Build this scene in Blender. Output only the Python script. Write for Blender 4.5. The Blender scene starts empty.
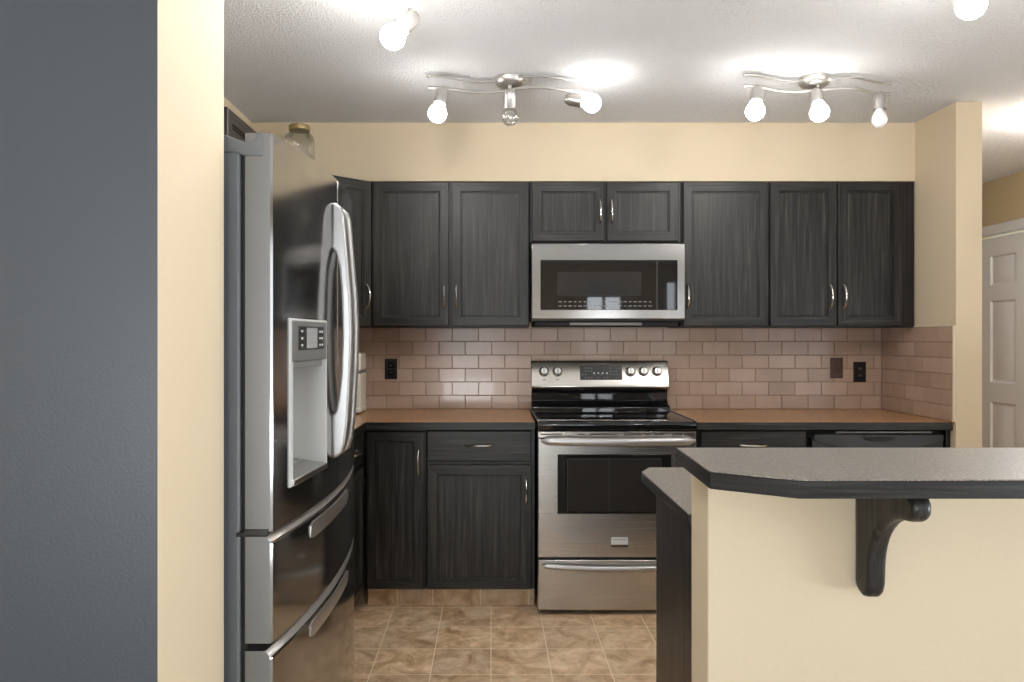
import bpy, bmesh, math, random
from mathutils import Vector, Matrix

random.seed(4)
S = bpy.context.scene
C = S.collection
PI = math.pi

# ------------------------------------------------------------------ camera, world, big lights, exposure
F = 730.0          # focal length in pixels of the 1024 px wide frame
VX, VY = 491.0, 338.0
CAMZ = 1.315
cam_d = bpy.data.cameras.new('camera')
cam = bpy.data.objects.new('camera', cam_d)
C.objects.link(cam)
cam.location = (0, 0, CAMZ)
cam.rotation_euler = (PI / 2, 0, 0)
cam_d.sensor_width = 36.0
cam_d.lens = 36.0 * F / 1024.0
cam_d.shift_x = (512 - VX) / 1024.0
cam_d.shift_y = -(341 - VY) / 1024.0
cam_d.clip_start = 0.05
S.camera = cam

w = bpy.data.worlds.new('sky')
S.world = w
w.use_nodes = True
bg = w.node_tree.nodes['Background']
bg.inputs[0].default_value = (0.80, 0.90, 1.0, 1)
bg.inputs[1].default_value = 1.0

S.view_settings.view_transform = 'Standard'
S.view_settings.look = 'None'
S.view_settings.gamma = 1.0
S.view_settings.exposure = 0.65
S.view_settings.use_curve_mapping = False

# rear wall windows (behind the camera): x0, x1, z0, z1; the wide first one is added for fill
REAR_Y = -3.6
WINDOWS = [(-2.9, 0.1, 0.25, 2.2), (1.40, 2.0, 0.95, 2.12), (2.6, 3.0, 0.3, 2.2)]
WIN_POWER = [36, 14, 9]
SIDE_FILL_WINDOW = (-2.2, 1.0, 0.2, 2.15)     # y0, y1, z0, z1 in the right-hand wall beside the camera; unseen, added for fill
SIDE_POWER = 26


def area(name, loc, rot, sx, sy, power, col=(1, 1, 1)):
    l = bpy.data.lights.new(name, 'AREA')
    l.shape = 'RECTANGLE'
    l.size, l.size_y = sx, sy
    l.energy = power
    l.color = col
    o = bpy.data.objects.new(name, l)
    C.objects.link(o)
    o.location = loc
    o.rotation_euler = rot
    return o


for (x0, x1, z0, z1), pw in zip(WINDOWS, WIN_POWER):     # daylight lamps just outside each pane; the wide window's is added fill
    area('daylight_fill', ((x0 + x1) / 2, REAR_Y - 0.32, (z0 + z1) / 2), (PI / 2, 0, 0), x1 - x0 + .1, z1 - z0 + .1, pw, (0.93, 0.97, 1.0))
y0, y1, z0, z1 = SIDE_FILL_WINDOW
area('daylight_fill', (3.58 + .42, (y0 + y1) / 2, (z0 + z1) / 2), (PI / 2, 0, PI / 2), y1 - y0 + .1, z1 - z0 + .1, SIDE_POWER, (0.93, 0.97, 1.0))  # fill lamp for the added side window
# upward fill lamps added outside the two large windows to lift the ceiling
area('ceiling_fill', (-1.4, REAR_Y - 1.3, -.1), (PI / 2 + .75, 0, 0), 3.2, 1.8, 460, (0.93, 0.97, 1.0))
area('ceiling_fill', (3.58 + 1.3, (y0 + y1) / 2, -.1), (PI / 2 + .75, 0, PI / 2), 3.2, 1.8, 330, (0.93, 0.97, 1.0))
BULB = 30.0        # emission strength of the lit bulbs


# ------------------------------------------------------------------ pixel helpers (used only to read sizes off the photo)
def X(px, d): return (px - VX) * d / F
def Z(py, d): return CAMZ - (py - VY) * d / F


# ------------------------------------------------------------------ materials
def srgb(r, g, b):
    f = lambda c: (c / 255 / 12.92) if c / 255 <= .04045 else ((c / 255 + .055) / 1.055) ** 2.4
    return (f(r), f(g), f(b), 1)


def new_mat(name):
    m = bpy.data.materials.new(name)
    m.use_nodes = True
    nt = m.node_tree
    return m, nt, nt.nodes['Principled BSDF']


def lnk(nt, a, b): nt.links.new(a, b)


def coords(nt, scale=(1, 1, 1), rand=False, loc=(0, 0, 0)):
    tc = nt.nodes.new('ShaderNodeTexCoord')
    mp = nt.nodes.new('ShaderNodeMapping')
    mp.inputs['Scale'].default_value = scale
    mp.inputs['Location'].default_value = loc
    src = tc.outputs['Object']
    if rand:
        oi = nt.nodes.new('ShaderNodeObjectInfo')
        ml = nt.nodes.new('ShaderNodeMath'); ml.operation = 'MULTIPLY'; ml.inputs[1].default_value = 17.0
        lnk(nt, oi.outputs['Random'], ml.inputs[0])
        ad = nt.nodes.new('ShaderNodeVectorMath'); ad.operation = 'ADD'
        lnk(nt, src, ad.inputs[0]); lnk(nt, ml.outputs[0], ad.inputs[1])
        src = ad.outputs[0]
    lnk(nt, src, mp.inputs['Vector'])
    return mp.outputs[0]


def noise(nt, vec, scale=1, detail=4, rough=.55, dist=0):
    n = nt.nodes.new('ShaderNodeTexNoise')
    n.inputs['Scale'].default_value = scale
    n.inputs['Detail'].default_value = detail
    n.inputs['Roughness'].default_value = rough
    n.inputs['Distortion'].default_value = dist
    lnk(nt, vec, n.inputs['Vector'])
    return n.outputs['Fac']


def ramp(nt, fac, stops):
    r = nt.nodes.new('ShaderNodeValToRGB')
    while len(r.color_ramp.elements) < len(stops):
        r.color_ramp.elements.new(.5)
    for e, (p, c) in zip(r.color_ramp.elements, stops):
        e.position = p
        e.color = c if len(c) == 4 else (*c, 1)
    lnk(nt, fac, r.inputs[0])
    return r.outputs[0]


def bump(nt, bsdf, h, strength, dist=.002):
    b = nt.nodes.new('ShaderNodeBump')
    b.inputs['Strength'].default_value = strength
    b.inputs['Distance'].default_value = dist
    lnk(nt, h, b.inputs['Height'])
    lnk(nt, b.outputs[0], bsdf.inputs['Normal'])


def mixc(nt, fac, a, b, mode='MIX'):
    m = nt.nodes.new('ShaderNodeMix')
    m.data_type = 'RGBA'
    m.blend_type = mode
    for sock, v in ((m.inputs[0], fac), (m.inputs[6], a), (m.inputs[7], b)):
        if hasattr(v, 'node'): lnk(nt, v, sock)
        else: sock.default_value = v
    return m.outputs[2]


def plain(name, col, rough=.5, metal=0.0, spec=.5, coat=0.0, nscale=0, nstr=0, vary=0.0):
    m, nt, b = new_mat(name)
    b.inputs['Roughness'].default_value = rough
    b.inputs['Metallic'].default_value = metal
    b.inputs['Specular IOR Level'].default_value = spec
    b.inputs['Coat Weight'].default_value = coat
    v = coords(nt)
    n = noise(nt, v, nscale or 40, 3)
    lo = tuple(c * (1 - vary) for c in col[:3]); hi = tuple(min(1, c * (1 + vary)) for c in col[:3])
    lnk(nt, ramp(nt, n, [(.3, lo), (.7, hi)]), b.inputs['Base Color'])
    if nstr:
        bump(nt, b, n, nstr)
    return m


def wood_mat(name, horizontal=False, dark=(.0045, .0045, .0045), light=(.052, .046, .040)):
    m, nt, b = new_mat(name)
    sc = (2.4, 2.4, 85) if horizontal else (85, 85, 2.4)
    v = coords(nt, sc, rand=True)
    g1 = noise(nt, v, 1.0, 4, .6, .7)
    v2 = coords(nt, (3, 3, 190) if horizontal else (190, 190, 3), rand=True)
    g2 = noise(nt, v2, 1.0, 2, .5)
    v3 = coords(nt, (1.5, 1.5, 26) if horizontal else (26, 26, 1.5), rand=True)
    g3 = noise(nt, v3, 1.0, 3, .55, 2.0)
    mid = tuple((a + c) / 2 * .8 for a, c in zip(dark, light))
    c1 = ramp(nt, g1, [(.40, dark), (.54, mid), (.70, light)])
    c2 = ramp(nt, g3, [(.30, (.4, .4, .4)), (.5, (.75, .75, .75)), (.70, (1.35, 1.32, 1.28))])
    c3 = ramp(nt, g2, [(.35, (.7, .7, .7)), (.65, (1.2, 1.2, 1.2))])
    c = mixc(nt, 1.0, mixc(nt, 1.0, c1, c2, 'MULTIPLY'), c3, 'MULTIPLY')
    lnk(nt, c, b.inputs['Base Color'])
    rr = nt.nodes.new('ShaderNodeMapRange')
    rr.inputs[3].default_value = .30; rr.inputs[4].default_value = .48
    lnk(nt, g2, rr.inputs[0]); lnk(nt, rr.outputs[0], b.inputs['Roughness'])
    ad = nt.nodes.new('ShaderNodeMath'); ad.operation = 'ADD'
    lnk(nt, g1, ad.inputs[0]); lnk(nt, g2, ad.inputs[1])
    bump(nt, b, ad.outputs[0], .4, .0015)
    b.inputs['Specular IOR Level'].default_value = .42
    return m


def steel_mat(name, col, rough, horiz_axis='x', streak=.012):
    m, nt, b = new_mat(name)
    b.inputs['Metallic'].default_value = 1
    sc = {'x': (1.2, 1.2, 420), 'y': (420, 1.2, 420), 'z': (300, 300, .8)}[horiz_axis]
    v = coords(nt, sc)
    n = noise(nt, v, 1, 3)
    lo = tuple(c * .985 for c in col); hi = tuple(min(1, c * 1.015) for c in col)
    lnk(nt, ramp(nt, n, [(.3, lo), (.7, hi)]), b.inputs['Base Color'])
    rr = nt.nodes.new('ShaderNodeMapRange')
    rr.inputs[3].default_value = rough - streak; rr.inputs[4].default_value = rough + streak
    lnk(nt, n, rr.inputs[0]); lnk(nt, rr.outputs[0], b.inputs['Roughness'])
    return m


def laminate_mat(name, base, flecks, dark, rough=.3):
    m, nt, b = new_mat(name)
    v = coords(nt)
    n1 = noise(nt, v, 260, 3, .6)
    n2 = noise(nt, v, 95, 2, .5)
    c = ramp(nt, n1, [(.34, dark), (.47, base), (.56, base), (.68, flecks)])
    c = mixc(nt, 1.0, c, ramp(nt, n2, [(.3, (.8, .8, .8)), (.7, (1.15, 1.15, 1.15))]), 'MULTIPLY')
    lnk(nt, c, b.inputs['Base Color'])
    b.inputs['Roughness'].default_value = rough
    bump(nt, b, n1, .05, .0005)
    return m


def floor_mat():
    m, nt, b = new_mat('floor_tile')
    T = .2365
    tc = nt.nodes.new('ShaderNodeTexCoord')
    mp = nt.nodes.new('ShaderNodeMapping')
    mp.inputs['Location'].default_value = (20 * T, -3.0885 + 30 * T, 0)
    lnk(nt, tc.outputs['Object'], mp.inputs['Vector'])
    br = nt.nodes.new('ShaderNodeTexBrick')
    br.offset = 0; br.squash = 1
    br.inputs['Color1'].default_value = (.86, .86, .86, 1)
    br.inputs['Color2'].default_value = (1.08, 1.06, 1.03, 1)
    br.inputs['Scale'].default_value = 1
    br.inputs['Mortar Size'].default_value = .0022
    br.inputs['Mortar Smooth'].default_value = .3
    br.inputs['Brick Width'].default_value = T
    br.inputs['Row Height'].default_value = T
    lnk(nt, mp.outputs[0], br.inputs['Vector'])
    v = coords(nt, (1, 1, 1))
    n1 = noise(nt, v, 9, 8, .66, .6)
    n2 = noise(nt, v, 26, 5, .6)
    c = ramp(nt, n1, [(.3, srgb(156, 122, 88)), (.46, srgb(204, 172, 136)), (.64, srgb(230, 206, 176)), (.8, srgb(238, 218, 190))])
    c = mixc(nt, 1.0, c, ramp(nt, n2, [(.3, (.86, .85, .83)), (.7, (1.1, 1.1, 1.1))]), 'MULTIPLY')
    c = mixc(nt, 1.0, c, br.outputs['Color'], 'MULTIPLY')
    c = mixc(nt, br.outputs['Fac'], c, srgb(240, 224, 198))
    lnk(nt, c, b.inputs['Base Color'])
    b.inputs['Roughness'].default_value = .42
    inv = nt.nodes.new('ShaderNodeMath'); inv.operation = 'SUBTRACT'; inv.inputs[0].default_value = 1
    lnk(nt, br.outputs['Fac'], inv.inputs[1])
    bump(nt, b, inv.outputs[0], .35, .0012)
    return m


def ceiling_mat():
    m, nt, b = new_mat('stippled_ceiling')
    v = coords(nt)
    n = noise(nt, v, 75, 4, .65)
    n2 = noise(nt, v, 130, 2, .6)
    ad = nt.nodes.new('ShaderNodeMath'); ad.operation = 'ADD'
    lnk(nt, n, ad.inputs[0]); lnk(nt, n2, ad.inputs[1])
    b.inputs['Base Color'].default_value = srgb(248, 249, 251)
    b.inputs['Roughness'].default_value = .95
    bump(nt, b, ad.outputs[0], .9, .026)
    return m


def emis(name, col, strength):
    m, nt, b = new_mat(name)
    b.inputs['Base Color'].default_value = (.9, .9, .88, 1)
    b.inputs['Emission Color'].default_value = (*col, 1)
    b.inputs['Emission Strength'].default_value = strength
    return m


def glass_mat(name, tint=(1, 1, 1), gloss=.12, rough=.02, edge=.6):
    m = bpy.data.materials.new(name)
    m.use_nodes = True
    nt = m.node_tree
    nt.nodes.remove(nt.nodes['Principled BSDF'])
    out = nt.nodes['Material Output']
    t = nt.nodes.new('ShaderNodeBsdfTransparent'); t.inputs[0].default_value = (*tint, 1)
    g = nt.nodes.new('ShaderNodeBsdfGlossy'); g.inputs['Roughness'].default_value = rough
    fr = nt.nodes.new('ShaderNodeLayerWeight'); fr.inputs[0].default_value = .35
    mr = nt.nodes.new('ShaderNodeMapRange'); mr.inputs[3].default_value = gloss; mr.inputs[4].default_value = edge
    lnk(nt, fr.outputs['Fresnel'], mr.inputs[0])
    mx = nt.nodes.new('ShaderNodeMixShader')
    lnk(nt, mr.outputs[0], mx.inputs[0]); lnk(nt, t.outputs[0], mx.inputs[1]); lnk(nt, g.outputs[0], mx.inputs[2])
    lnk(nt, mx.outputs[0], out.inputs[0])
    return m


M = {}
M['beige'] = plain('beige_wall_paint', srgb(207, 191, 164), .75, nscale=180, nstr=.06, vary=.015)
M['hallpaint'] = plain('hall_wall_paint', srgb(172, 155, 122), .8, nscale=180, nstr=.06, vary=.015)
M['grey'] = plain('grey_wall_paint', srgb(59, 63, 68), .40, nscale=190, nstr=.16, vary=.02)
M['ceil'] = ceiling_mat()
M['floor'] = floor_mat()
M['wood'] = wood_mat('black_oak')
M['woodh'] = wood_mat('black_oak_cross_grain', True)
M['carcass'] = wood_mat('black_oak_carcass', False, (.004, .004, .004), (.030, .027, .025))
M['kick'] = plain('black_kick_board', (.012, .012, .012), .6)
M['tile1'] = plain('taupe_tile', srgb(176, 150, 131), .24, nscale=9, nstr=.03, vary=.05, coat=.1)
M['tile2'] = plain('taupe_tile_dark', srgb(169, 143, 124), .24, nscale=9, nstr=.03, vary=.05, coat=.1)
M['tile3'] = plain('taupe_tile_pale', srgb(182, 157, 139), .24, nscale=9, nstr=.03, vary=.05, coat=.1)
M['grout'] = plain('grout', srgb(140, 118, 103), .85)
M['tiletrim'] = plain('pale_tile_trim', srgb(214, 200, 178), .5)
M['counter'] = laminate_mat('warm_cast_laminate', srgb(180, 131, 86), srgb(208, 166, 120), srgb(126, 88, 56), .24)  # island laminate again, with a warm light cast put into its colour
M['islandtop'] = laminate_mat('taupe_laminate', srgb(126, 119, 111), srgb(172, 163, 152), srgb(80, 74, 68), .36)
M['steel'] = steel_mat('brushed_steel', (.50, .485, .465), .27, 'x')
M['steelwarm'] = steel_mat('warm_reflection_steel', (.56, .525, .48), .24, 'x')  # same steel as the range front; bright warm reflection put into the colour
M['fridge'] = steel_mat('dark_fridge_steel', (.34, .335, .33), .12, 'z', .02)
M['satin'] = steel_mat('satin_handle_steel', (.43, .425, .42), .38, 'x', .01)
M['fridgeside'] = plain('grey_fridge_side', srgb(116, 116, 116), .42, metal=.35, nscale=120, nstr=.03, vary=.02)
M['fridgebody'] = plain('fridge_cabinet_grey', srgb(100, 103, 106), .45, nscale=200, nstr=.08, vary=.02)
M['chrome'] = plain('polished_nickel', (.68, .66, .63), .16, metal=1)
M['nickel'] = plain('brushed_nickel', (.62, .60, .57), .24, metal=1)
M['lampmetal'] = plain('satin_lamp_metal', (.50, .485, .465), .40, metal=.9)
M['blackgloss'] = plain('black_glass', (.006, .006, .007), .025, spec=.6)
M['blackplastic'] = plain('black_plastic', (.012, .012, .012), .35)
M['blackmatte'] = plain('matte_black', (.01, .01, .01), .7)
M['ovenglass'] = plain('oven_window_glass', (.012, .011, .010), .07, spec=.55)
M['ovenglass2'] = plain('oven_inner_window', (.022, .020, .018), .12, spec=.55)
M['mesh'] = plain('microwave_window', (.022, .022, .023), .03, spec=.55)
M['marks'] = plain('pale_print', (.55, .55, .55), .6)
M['dimmark'] = plain('grey_print', (.18, .18, .18), .6)
M['outletblack'] = plain('outlet_black', (.006, .005, .005), .5, spec=.3)
M['microsteel'] = steel_mat('microwave_steel', (.33, .32, .31), .17, 'x')
M['ring'] = plain('burner_ring_print', (.05, .05, .052), .2)
M['lightgrey'] = plain('light_grey_plastic', srgb(186, 186, 184), .4)
M['midgrey'] = plain('mid_grey_plastic', srgb(120, 120, 118), .4)
M['screen'] = plain('dispenser_screen', srgb(150, 152, 152), .2)
M['whiteplastic'] = plain('white_plastic', srgb(226, 222, 210), .35)
M['doorwhite'] = plain('white_door_paint', srgb(194, 193, 193), .4, nscale=60, nstr=.02, vary=.01)
M['bronze'] = plain('dark_bronze_plate', srgb(84, 66, 54), .3, metal=.5)
M['bulb'] = emis('lit_bulb', (1.0, .972, .935), BULB)
M['bulbnear'] = emis('lit_bulb_near', (1.0, .972, .935), BULB * 2.8)
M['dome'] = emis('lit_dome', (1.0, .972, .935), 85.0)
M['bulboff'] = plain('frosted_bulb', srgb(225, 225, 222), .3)
M['bulbclear'] = glass_mat('clear_bulb', (.96, .96, .96), .15)
M['jarglass'] = glass_mat('jar_glass', (.90, .91, .88), .14, .05, .6)
M['pane'] = glass_mat('window_pane', (1, 1, 1), .05)
M['lid'] = plain('brass_lid', srgb(150, 132, 92), .4, metal=.5)
M['bouncefloor'] = plain('pale_bounce_floor', srgb(205, 200, 192), .95, nscale=300, nstr=.4, vary=.1)  # unseen rear floor, made pale to bounce light up to the ceiling


# ------------------------------------------------------------------ mesh builder
class MB:
    def __init__(self):
        self.bm = bmesh.new()

    def face(self, vs, mi=0):
        try:
            f = self.bm.faces.new(vs)
            f.material_index = mi
            return f
        except ValueError:
            return None

    def box(self, x0, x1, y0, y1, z0, z1, mi=0):
        v = [self.bm.verts.new(p) for p in ((x0, y0, z0), (x1, y0, z0), (x1, y1, z0), (x0, y1, z0),
                                            (x0, y0, z1), (x1, y0, z1), (x1, y1, z1), (x0, y1, z1))]
        for q in ((0, 3, 2, 1), (4, 5, 6, 7), (0, 1, 5, 4), (1, 2, 6, 5), (2, 3, 7, 6), (3, 0, 4, 7)):
            self.face([v[i] for i in q], mi)
        return self

    def prism(self, pts, axis, a0, a1, mi=0):
        def P(p, a):
            return {'x': (a, p[0], p[1]), 'y': (p[0], a, p[1]), 'z': (p[0], p[1], a)}[axis]
        A = [self.bm.verts.new(P(p, a0)) for p in pts]
        B = [self.bm.verts.new(P(p, a1)) for p in pts]
        n = len(pts)
        self.face(A, mi); self.face(B[::-1], mi)
        for i in range(n):
            self.face([A[i], A[(i + 1) % n], B[(i + 1) % n], B[i]], mi)
        return self

    def rings(self, rings, cap0=True, cap1=True, mi=0, close=True):
        R = [[self.bm.verts.new(p) for p in r] for r in rings]
        for a, b in zip(R, R[1:]):
            n = len(a)
            for i in range(n if close else n - 1):
                self.face([a[i], a[(i + 1) % n], b[(i + 1) % n], b[i]], mi)
        if cap0: self.face(R[0][::-1], mi)
        if cap1: self.face(R[-1], mi)
        return self

    def lathe(self, prof, origin, axis=(0, 0, 1), n=24, mi=0):
        ax = Vector(axis).normalized()
        u = ax.orthogonal().normalized(); v = ax.cross(u)
        o = Vector(origin)
        rings = []
        for r, h in prof:
            r = max(r, 1e-4)
            rings.append([o + ax * h + (u * math.cos(2 * PI * k / n) + v * math.sin(2 * PI * k / n)) * r for k in range(n)])
        return self.rings(rings, mi=mi)

    def cyl(self, p0, p1, r0, r1=None, n=20, mi=0):
        p0, p1 = Vector(p0), Vector(p1)
        return self.lathe([(r0, 0), (r1 if r1 is not None else r0, (p1 - p0).length)], p0, p1 - p0, n, mi)

    def tube(self, path, r, n=12, mi=0, flat=1.0):
        P = [Vector(p) for p in path]
        rr = r if isinstance(r, (list, tuple)) else [r] * len(P)
        ref = None
        rings = []
        for i, p in enumerate(P):
            t = (P[min(i + 1, len(P) - 1)] - P[max(i - 1, 0)]).normalized()
            if ref is None:
                ref = t.orthogonal().normalized()
            ref = (ref - t * ref.dot(t)).normalized()
            b = t.cross(ref)
            rings.append([p + (ref * math.cos(2 * PI * k / n) + b * math.sin(2 * PI * k / n) * flat) * rr[i] for k in range(n)])
        return self.rings(rings, mi=mi)

    def build(self, name, mats, parent=None, bevel=0, seg=2, smooth=True, origin=None, angle=35):
        bm = self.bm
        bmesh.ops.recalc_face_normals(bm, faces=bm.faces[:])
        o_ = Vector(origin) if origin is not None else (root_loc(parent) if parent else Vector((0, 0, 0)))
        bmesh.ops.translate(bm, vec=-o_, verts=bm.verts[:])
        me = bpy.data.meshes.new(name)
        bm.to_mesh(me); bm.free()
        if not isinstance(mats, (list, tuple)): mats = [mats]
        for m in mats: me.materials.append(m)
        if smooth:
            for p in me.polygons: p.use_smooth = True
            me.set_sharp_from_angle(angle=math.radians(angle))
        ob = bpy.data.objects.new(name, me)
        C.objects.link(ob)
        if parent: ob.parent = parent
        else: ob.location = o_
        if bevel:
            bv = ob.modifiers.new('bevel', 'BEVEL')
            bv.width = bevel; bv.segments = seg; bv.limit_method = 'ANGLE'; bv.angle_limit = math.radians(40)
        return ob


def root_loc(o):
    while o.parent: o = o.parent
    return Vector(o.location)


def tag(o, label=None, cat=None, group=None, kind=None):
    if label: o['label'] = label
    if cat: o['category'] = cat
    if group: o['group'] = group
    if kind: o['kind'] = kind
    return o


def thing(name, label, cat, loc, group=None):
    o = bpy.data.objects.new(name, None)
    o.empty_display_size = .1
    C.objects.link(o)
    o.location = loc
    return tag(o, label, cat, group)


def struct(name, mb, mats, parent=None, label=None, cat=None, **k):
    o = mb.build(name, mats, parent, **k)
    if not parent:
        o['kind'] = 'structure'
        if label: o['label'] = label
        if cat: o['category'] = cat
    return o


class Plane:
    """local frame of a cabinet face: u along the face, v up, n outward"""
    def __init__(self, o, U, N):
        self.o, self.U, self.N = Vector(o), Vector(U).normalized(), Vector(N).normalized()

    def __call__(self, u, v, n=0):
        return self.o + self.U * u + Vector((0, 0, v)) + self.N * n


def panel_door(pl, u0, u1, v0, v1, thick=.02, fw=.058, fwv=None):
    """framed door: eased outer edge, flat frame, routed step down to a flat panel"""
    mb = MB()
    fwv = fwv or fw
    prof = [(0, 0, 0), (0, 0, thick - .003), (.003, .003, thick), (fw, fwv, thick), (fw + .002, fwv + .002, thick - .006),
            (fw + .007, fwv + .007, thick - .0068), (fw + .009, fwv + .009, thick - .012)]
    R = []
    for iu, iv, n in prof:
        R.append([mb.bm.verts.new(pl(*p, n)) for p in ((u0 + iu, v0 + iv), (u1 - iu, v0 + iv), (u1 - iu, v1 - iv), (u0 + iu, v1 - iv))])
    for k, (a, b) in enumerate(zip(R, R[1:])):
        for i in range(4):
            mb.face([a[i], a[(i + 1) % 4], b[(i + 1) % 4], b[i]], 1 if (k == 2 and i in (0, 2)) else 0)
    mb.face(R[0][::-1]); mb.face(R[-1])
    return mb


def slab(pl, u0, u1, v0, v1, thick=.02, e=.004):
    mb = MB()
    R = []
    for i, n in ((0, 0), (0, thick - e), (e, thick)):
        R.append([pl(*p, n) for p in ((u0 + i, v0 + i), (u1 - i, v0 + i), (u1 - i, v1 - i), (u0 + i, v1 - i))])
    return mb.rings(R)


def pull(pl, u, v, length, n0, vertical=True, out=.028):
    """arched cabinet pull with flared feet"""
    mb = MB()
    K = 14
    path, rad = [], []
    for k in range(K + 1):
        t = -1 + 2 * k / K
        s = t * length / 2
        h = out * (1 - t * t) ** .8 + .002
        path.append(pl(u, v + s, n0 + h) if vertical else pl(u + s, v, n0 + h))
        rad.append(.0052 + .0022 * abs(t) ** 3)
    mb.tube(path, rad, 10)
    for t in (-1, 1):
        p = pl(u, v + t * length / 2, n0) if vertical else pl(u + t * length / 2, v, n0)
        mb.lathe([(.008, 0), (.0075, .003), (.005, .006)], p, pl.N, 12)
    return mb


FRONT = lambda d: Plane((0, d, 0), (1, 0, 0), (0, -1, 0))

# ------------------------------------------------------------------ the setting
DW = 4.135          # kitchen back wall
XL = -1.245         # kitchen left wall
XR = 2.215          # face of the right return wall
CEIL = 2.44
XH = 3.58           # hall wall on the far right
YH = 6.2            # end of the hall
XB = -3.2           # left side of the room behind the camera

fl = MB(); fl.box(XB - .1, XH + .1, REAR_Y - .1, 1.1, -.06, 0)
struct('floor_living', fl, M['bouncefloor'])
fl = MB(); fl.box(XB - .1, XH + .1, 1.1, YH + .1, -.06, 0)
struct('floor', fl, M['floor'], label='beige and brown mottled square tile floor', cat='floor')
ce = MB(); ce.box(XB - .1, XH + .1, REAR_Y - .1, YH + .1, CEIL, CEIL + .06)
struct('ceiling', ce, M['ceil'], label='white stippled ceiling', cat='ceiling')
mb = MB(); mb.box(XL - .12, XR + .124, DW, DW + .1, 0, CEIL)
struct('wall_back', mb, M['beige'], label='cream kitchen wall behind the cabinets', cat='wall')
mb = MB(); mb.box(XL - .12, XL, 1.485, DW, 0, CEIL)
struct('wall_left', mb, M['beige'], label='cream wall behind the fridge', cat='wall')

# wall end beside the fridge: grey face toward the camera, cream return
STX, ST0, ST1 = -.5435, 1.19, 1.485
mb = MB(); mb.box(XB, STX, ST0, ST1, 0, CEIL)
for f in mb.bm.faces:
    c = f.calc_center_median()
    f.material_index = 1 if abs(c.y - ST0) < 1e-4 else 0
struct('wall_front', mb, [M['beige'], M['grey']], label='grey painted wall with cream return beside the fridge', cat='wall')
# right return wall with its end toward the camera
mb = MB(); mb.box(XR, XR + .124, 3.477, YH, 0, CEIL)
struct('wall_right', mb, M['beige'], label='cream wall end right of the counter', cat='wall')
# bulkhead over the cabinets
mb = MB(); mb.box(XL, XR, 3.812, DW, 2.134, CEIL)
struct('soffit', mb, M['beige'], label='cream bulkhead above the upper cabinets', cat='soffit')
# hall
HD0, HD1, HDH = 4.51, 5.345, 2.03
mb = MB()
sy0, sy1, sz0, sz1 = SIDE_FILL_WINDOW
mb.box(XH, XH + .1, REAR_Y, sy0, 0, CEIL); mb.box(XH, XH + .1, sy1, HD0 - .02, 0, CEIL); mb.box(XH, XH + .1, sy0, sy1, 0, sz0); mb.box(XH, XH + .1, sy0, sy1, sz1, CEIL); mb.box(XH, XH + .1, HD1 + .02, YH, 0, CEIL); mb.box(XH, XH + .1, HD0 - .02, HD1 + .02, HDH + .02, CEIL)
struct('wall_hall', mb, M['hallpaint'], label='tan hall wall around the white door', cat='wall')
mb = MB(); mb.box(XR, XH + .1, YH, YH + .1, 0, CEIL)
struct('wall_hall_end', mb, M['hallpaint'])
mb = MB(); mb.box(XB - .1, XB, REAR_Y, ST1, 0, CEIL)
struct('wall_living_left', mb, M['beige'])

# white six panel door in the hall
door = bpy.data.objects.new('door_1', None); C.objects.link(door); door.location = (XH, (HD0 + HD1) / 2, 0)
tag(door, 'white six-panel hall door at the far right', 'door', kind='structure')
pl = Plane((XH + .036, 0, 0), (0, 1, 0), (-1, 0, 0))
mb = MB()
xs = [(HD0 + .11, HD0 + .365), (HD1 - .365, HD1 - .11)]
zs = [(.22, .86), (1.0, 1.58), (1.69, 1.90)]
us = sorted({HD0, HD1, *[a for p in xs for a in p]})
vs_ = sorted({.01, HDH, *[a for p in zs for a in p]})
for i in range(len(us) - 1):
    for j in range(len(vs_) - 1):
        a, b_, c_, d_ = us[i], us[i + 1], vs_[j], vs_[j + 1]
        if (a, b_) in xs and (c_, d_) in zs:
            R = []
            for ins, n in ((0, .036), (.012, .026), (.020, .026), (.045, .034)):
                R.append([pl(*p, n) for p in ((a + ins, c_ + ins), (b_ - ins, c_ + ins), (b_ - ins, d_ - ins), (a + ins, d_ - ins))])
            mb.rings(R, cap0=False)
        else:
            mb.face([mb.bm.verts.new(pl(*p, .036)) for p in ((a, c_), (b_, c_), (b_, d_), (a, d_))])
mb.box(XH + .036, XH + .038, HD0, HD1, .01, HDH)
bmesh.ops.remove_doubles(mb.bm, verts=mb.bm.verts[:], dist=1e-5)
struct('leaf', mb, M['doorwhite'], door)
mb = MB()
mb.box(XH - .016, XH + .002, HD0 - .085, HD0 - .018, 0, HDH + .018)
mb.box(XH - .016, XH + .002, HD1 + .018, HD1 + .085, 0, HDH + .018)
mb.box(XH - .018, XH + .002, HD0 - .09, HD1 + .09, HDH + .018, HDH + .09)
struct('casing', mb, M['doorwhite'], door, bevel=.004)
mb = MB(); mb.lathe([(.026, 0), (.026, .006), (.011, .010), (.011, .03), (.027, .045), (.028, .055), (.018, .064)], (XH, HD0 + .065, .96), (-1, 0, 0))
struct('door_knob', mb, M['nickel'], door)

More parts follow.
